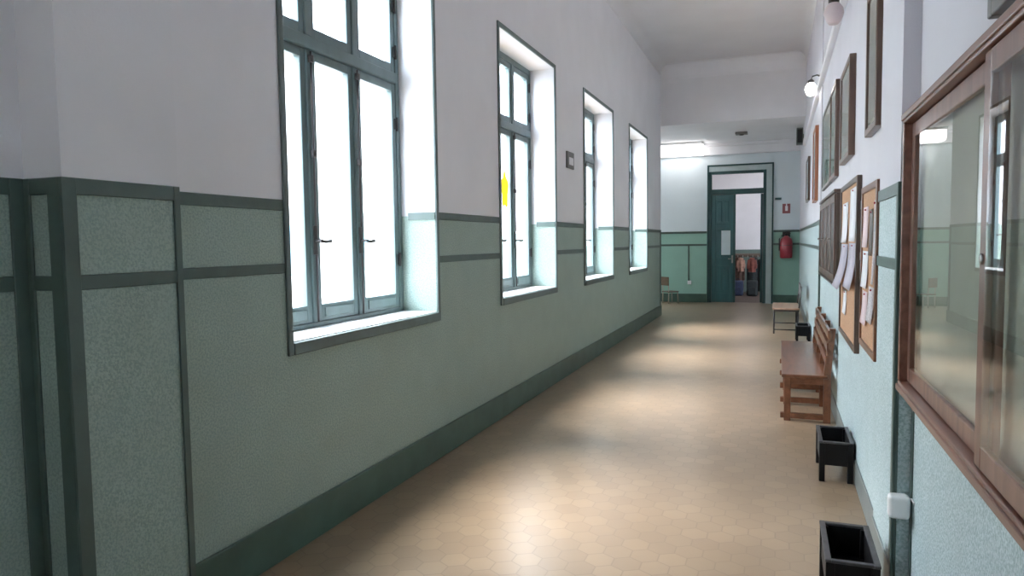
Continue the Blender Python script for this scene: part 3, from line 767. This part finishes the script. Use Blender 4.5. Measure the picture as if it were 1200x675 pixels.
t = thing('small_bench', 'pale low bench with thin dark legs far along the right wall', 'bench', (.13, 11.9, 0))
bm = BM(); box(bm, -.075, .31, 11.42, 12.45, .375, .40, .006); obj('seat', bm, 'seatpale', t)
bm = BM(); box(bm, -.06, .30, 11.45, 12.42, .345, .375, .003); obj('seat_frame', bm, 'metaldark', t)
for x in (-.052, .288):
    for y in (11.47, 12.40):
        bm = BM(); tube(bm, [(x, y, 0), (x, y, .345)], .013, 10); obj('leg', bm, 'metaldark', t)
for y in (11.47, 12.40):
    bm = BM(); tube(bm, [(-.052, y, .065), (.288, y, .065)], .010, 10); obj('stretcher', bm, 'metaldark', t)
    bm = BM(); tube(bm, [(.295, y, .34), (.305, y, .40), (.335, y, .73)], .012, 10); obj('back_post', bm, 'metaldark', t)
bm = BM(); box(bm, .318, .336, 11.44, 12.43, .56, .74, .006); tag(obj('backrest', bm, 'greyframe', t), 'grey-brown back board')

t = thing('school_chair', 'small dark-backed chair beside the corridor corner in the lobby', 'chair', (-2.34, 16.5, 0))
bm = BM(); box(bm, -2.48, -2.20, 16.36, 16.64, .26, .285, .006); obj('seat', bm, 'chairbrown', t)
bm = BM(); box(bm, -2.495, -2.475, 16.35, 16.65, .42, .62, .006); obj('backrest', bm, 'chairbrown', t)
for y in (16.38, 16.62):
    bm = BM(); tube(bm, [(-2.47, y, 0), (-2.462, y, .27), (-2.478, y, .60)], .012, 8); obj('leg', bm, 'chairpale', t)
    bm = BM(); tube(bm, [(-2.21, y, 0), (-2.22, y, .26)], .012, 8); obj('leg', bm, 'chairpale', t)
t.rotation_euler = (0, 0, math.radians(42))

# ------------------------------------------------------------------ planters
def planter(x, y, label):
    """Open black box on four legs; x, y = centre."""
    w, l, h = .19, .40, .245
    t = thing('planter_box', label, 'planter', (x, y, 0), 'black planter boxes along the right wall')
    x0, x1, y0, y1 = x-w/2, x+w/2, y-l/2, y+l/2; s = .012
    bm = BM()
    box(bm, x0+.008, x0+.008+s, y0+.008, y1-.008, .10, h-.012, .002, seg=1); box(bm, x1-.008-s, x1-.008, y0+.008, y1-.008, .10, h-.012, .002, seg=1)
    box(bm, x0+.008+s, x1-.008-s, y0+.008, y0+.008+s, .10, h-.012, .002, seg=1); box(bm, x0+.008+s, x1-.008-s, y1-.008-s, y1-.008, .10, h-.012, .002, seg=1)
    box(bm, x0+.008+s, x1-.008-s, y0+.008+s, y1-.008-s, .10, .112)
    obj('trough', bm, 'plantblack', t)
    bm = BM(); r = .022
    box(bm, x0, x0+r, y0, y1, h-.012, h, .003); box(bm, x1-r, x1, y0, y1, h-.012, h, .003)
    box(bm, x0+r, x1-r, y0, y0+r, h-.012, h, .003); box(bm, x0+r, x1-r, y1-r, y1, h-.012, h, .003)
    tag(obj('rim', bm, 'wornrim', t), 'worn edge')
    for a in (x0+.002, x1-.034):
        for b in (y0+.002, y1-.034):
            bm = BM(); box(bm, a, a+.032, b, b+.032, 0, h-.013, .003); obj('leg', bm, 'plantblack', t)
    return t
p1 = planter(.272, 3.01, 'empty black planter box on legs nearest the viewer, cut by the bottom edge')
copy_thing(p1, (.335, 4.69, 0), 'empty black planter box on legs between the nearest planter and the bench')
copy_thing(p1, (.335, 10.68, 0), 'empty black planter box on legs far down the wall before the small bench')

# ------------------------------------------------------------------ outside
bm = BM(); box(bm, -40, XV-WT-6.0+5.9, -30, 60, -3.6, -3.3)
tag(obj('ground', bm, 'ground'), 'pale courtyard paving outside the windows', 'ground', None, 'structure')
b = thing('building', 'pale cream building across the courtyard seen blown out through the windows', 'building', (-17, 15, -3.3))
bm = BM(); box(bm, -22, -16, -12, 42, -3.3, 8.0); obj('wall', bm, 'facade', b)
bm = BM(); box(bm, -16, -15.85, -12, 42, 3.9, 4.2, .02); box(bm, -16, -15.9, -12, 42, -.6, -.4, .02); obj('cornice', bm, 'facadeband', b)
bm = BM(); prism_y(bm, [(-22.6, 8.0), (-15.5, 8.0), (-19, 9.6)], -12.4, 42.4); obj('roof', bm, 'facadeband', b)
for y in range(-8, 42, 4):
    for z in (.3, -2.9):
        bm = BM(); box(bm, -15.99, -15.93, y, y+1.5, z, z+2.0, .01); f = obj('window', bm, 'sill', b)
        bm = BM(); box(bm, -15.93, -15.92, y+.1, y+.7, z+.1, z+1.9); box(bm, -15.93, -15.92, y+.8, y+1.4, z+.1, z+1.9); obj('pane', bm, 'facglass', f)

# ------------------------------------------------------------------ light
w = bpy.data.worlds.new('World'); scene.world = w; w.use_nodes = True
nt = w.node_tree; nt.nodes.clear()
out = nt.nodes.new('ShaderNodeOutputWorld'); bg = nt.nodes.new('ShaderNodeBackground')
sky = nt.nodes.new('ShaderNodeTexSky'); sky.sky_type = 'HOSEK_WILKIE'; sky.sun_direction = Vector((-1.3, -.06, 2.05)).normalized(); sky.turbidity = 6.0; sky.ground_albedo = .4
mx = nt.nodes.new('ShaderNodeMix'); mx.data_type = 'RGBA'; mx.inputs['Factor'].default_value = .75
nt.links.new(sky.outputs[0], mx.inputs[6]); mx.inputs[7].default_value = (.74, .86, 1.0, 1)
nt.links.new(mx.outputs[2], bg.inputs[0]); bg.inputs[1].default_value = 4.8
nt.links.new(bg.outputs[0], out.inputs[0])

sl = bpy.data.lights.new('sun', 'SUN'); sl.energy = 4.1; sl.angle = .60; sl.color = (1, .99, .98)
so = bpy.data.objects.new('sun', sl); COL.objects.link(so); so.location = (-20, -8, 30)
so.rotation_euler = Vector((1.3, .06, -2.05)).to_track_quat('-Z', 'Y').to_euler()

for i, (xf, y) in enumerate([(XL, y) for y in WIN_FILL + WIN] + [(XV, 14.55)]):
    pl_ = bpy.data.lights.new('window_portal', 'AREA'); pl_.shape = 'RECTANGLE'; pl_.size = 2.2; pl_.size_y = 1.5
    pl_.cycles.is_portal = True
    po = bpy.data.objects.new('window_portal', pl_); COL.objects.link(po)
    po.location = (xf-.34, y+WW/2, 2.1); po.rotation_euler = (0, -PI/2, 0)

# ------------------------------------------------------------------ camera
yaw, pitch, roll = .36387469, .06418751, -.01344954
F = Vector((-math.sin(yaw)*math.cos(pitch), math.cos(yaw)*math.cos(pitch), -math.sin(pitch)))
Rt = Vector((math.cos(yaw), math.sin(yaw), 0)); U = Rt.cross(F)
c, s = math.cos(roll), math.sin(roll)
R2 = c*Rt + s*U; U2 = -s*Rt + c*U
cam = bpy.data.cameras.new('camera'); co = bpy.data.objects.new('camera', cam); COL.objects.link(co)
mw = Matrix((R2, U2, -F)).transposed().to_4x4(); mw.translation = (0, 0, 1.45)
co.matrix_world = mw
cam.sensor_fit = 'HORIZONTAL'; cam.sensor_width = 36; cam.lens = 36*819.9/1200; cam.clip_start = .02; cam.clip_end = 300
scene.camera = co

vs = scene.view_settings; scene.display_settings.display_device = 'sRGB'
vs.view_transform = 'Standard'; vs.look = 'None'; vs.gamma = 1; vs.use_curve_mapping = False; vs.exposure = 2.42
cy_ = scene.cycles
cy_.use_denoising = True; cy_.max_bounces = 12; cy_.diffuse_bounces = 7; cy_.glossy_bounces = 5; cy_.transparent_max_bounces = 16
cy_.sample_clamp_indirect = 8.0; cy_.caustics_reflective = False; cy_.caustics_refractive = False
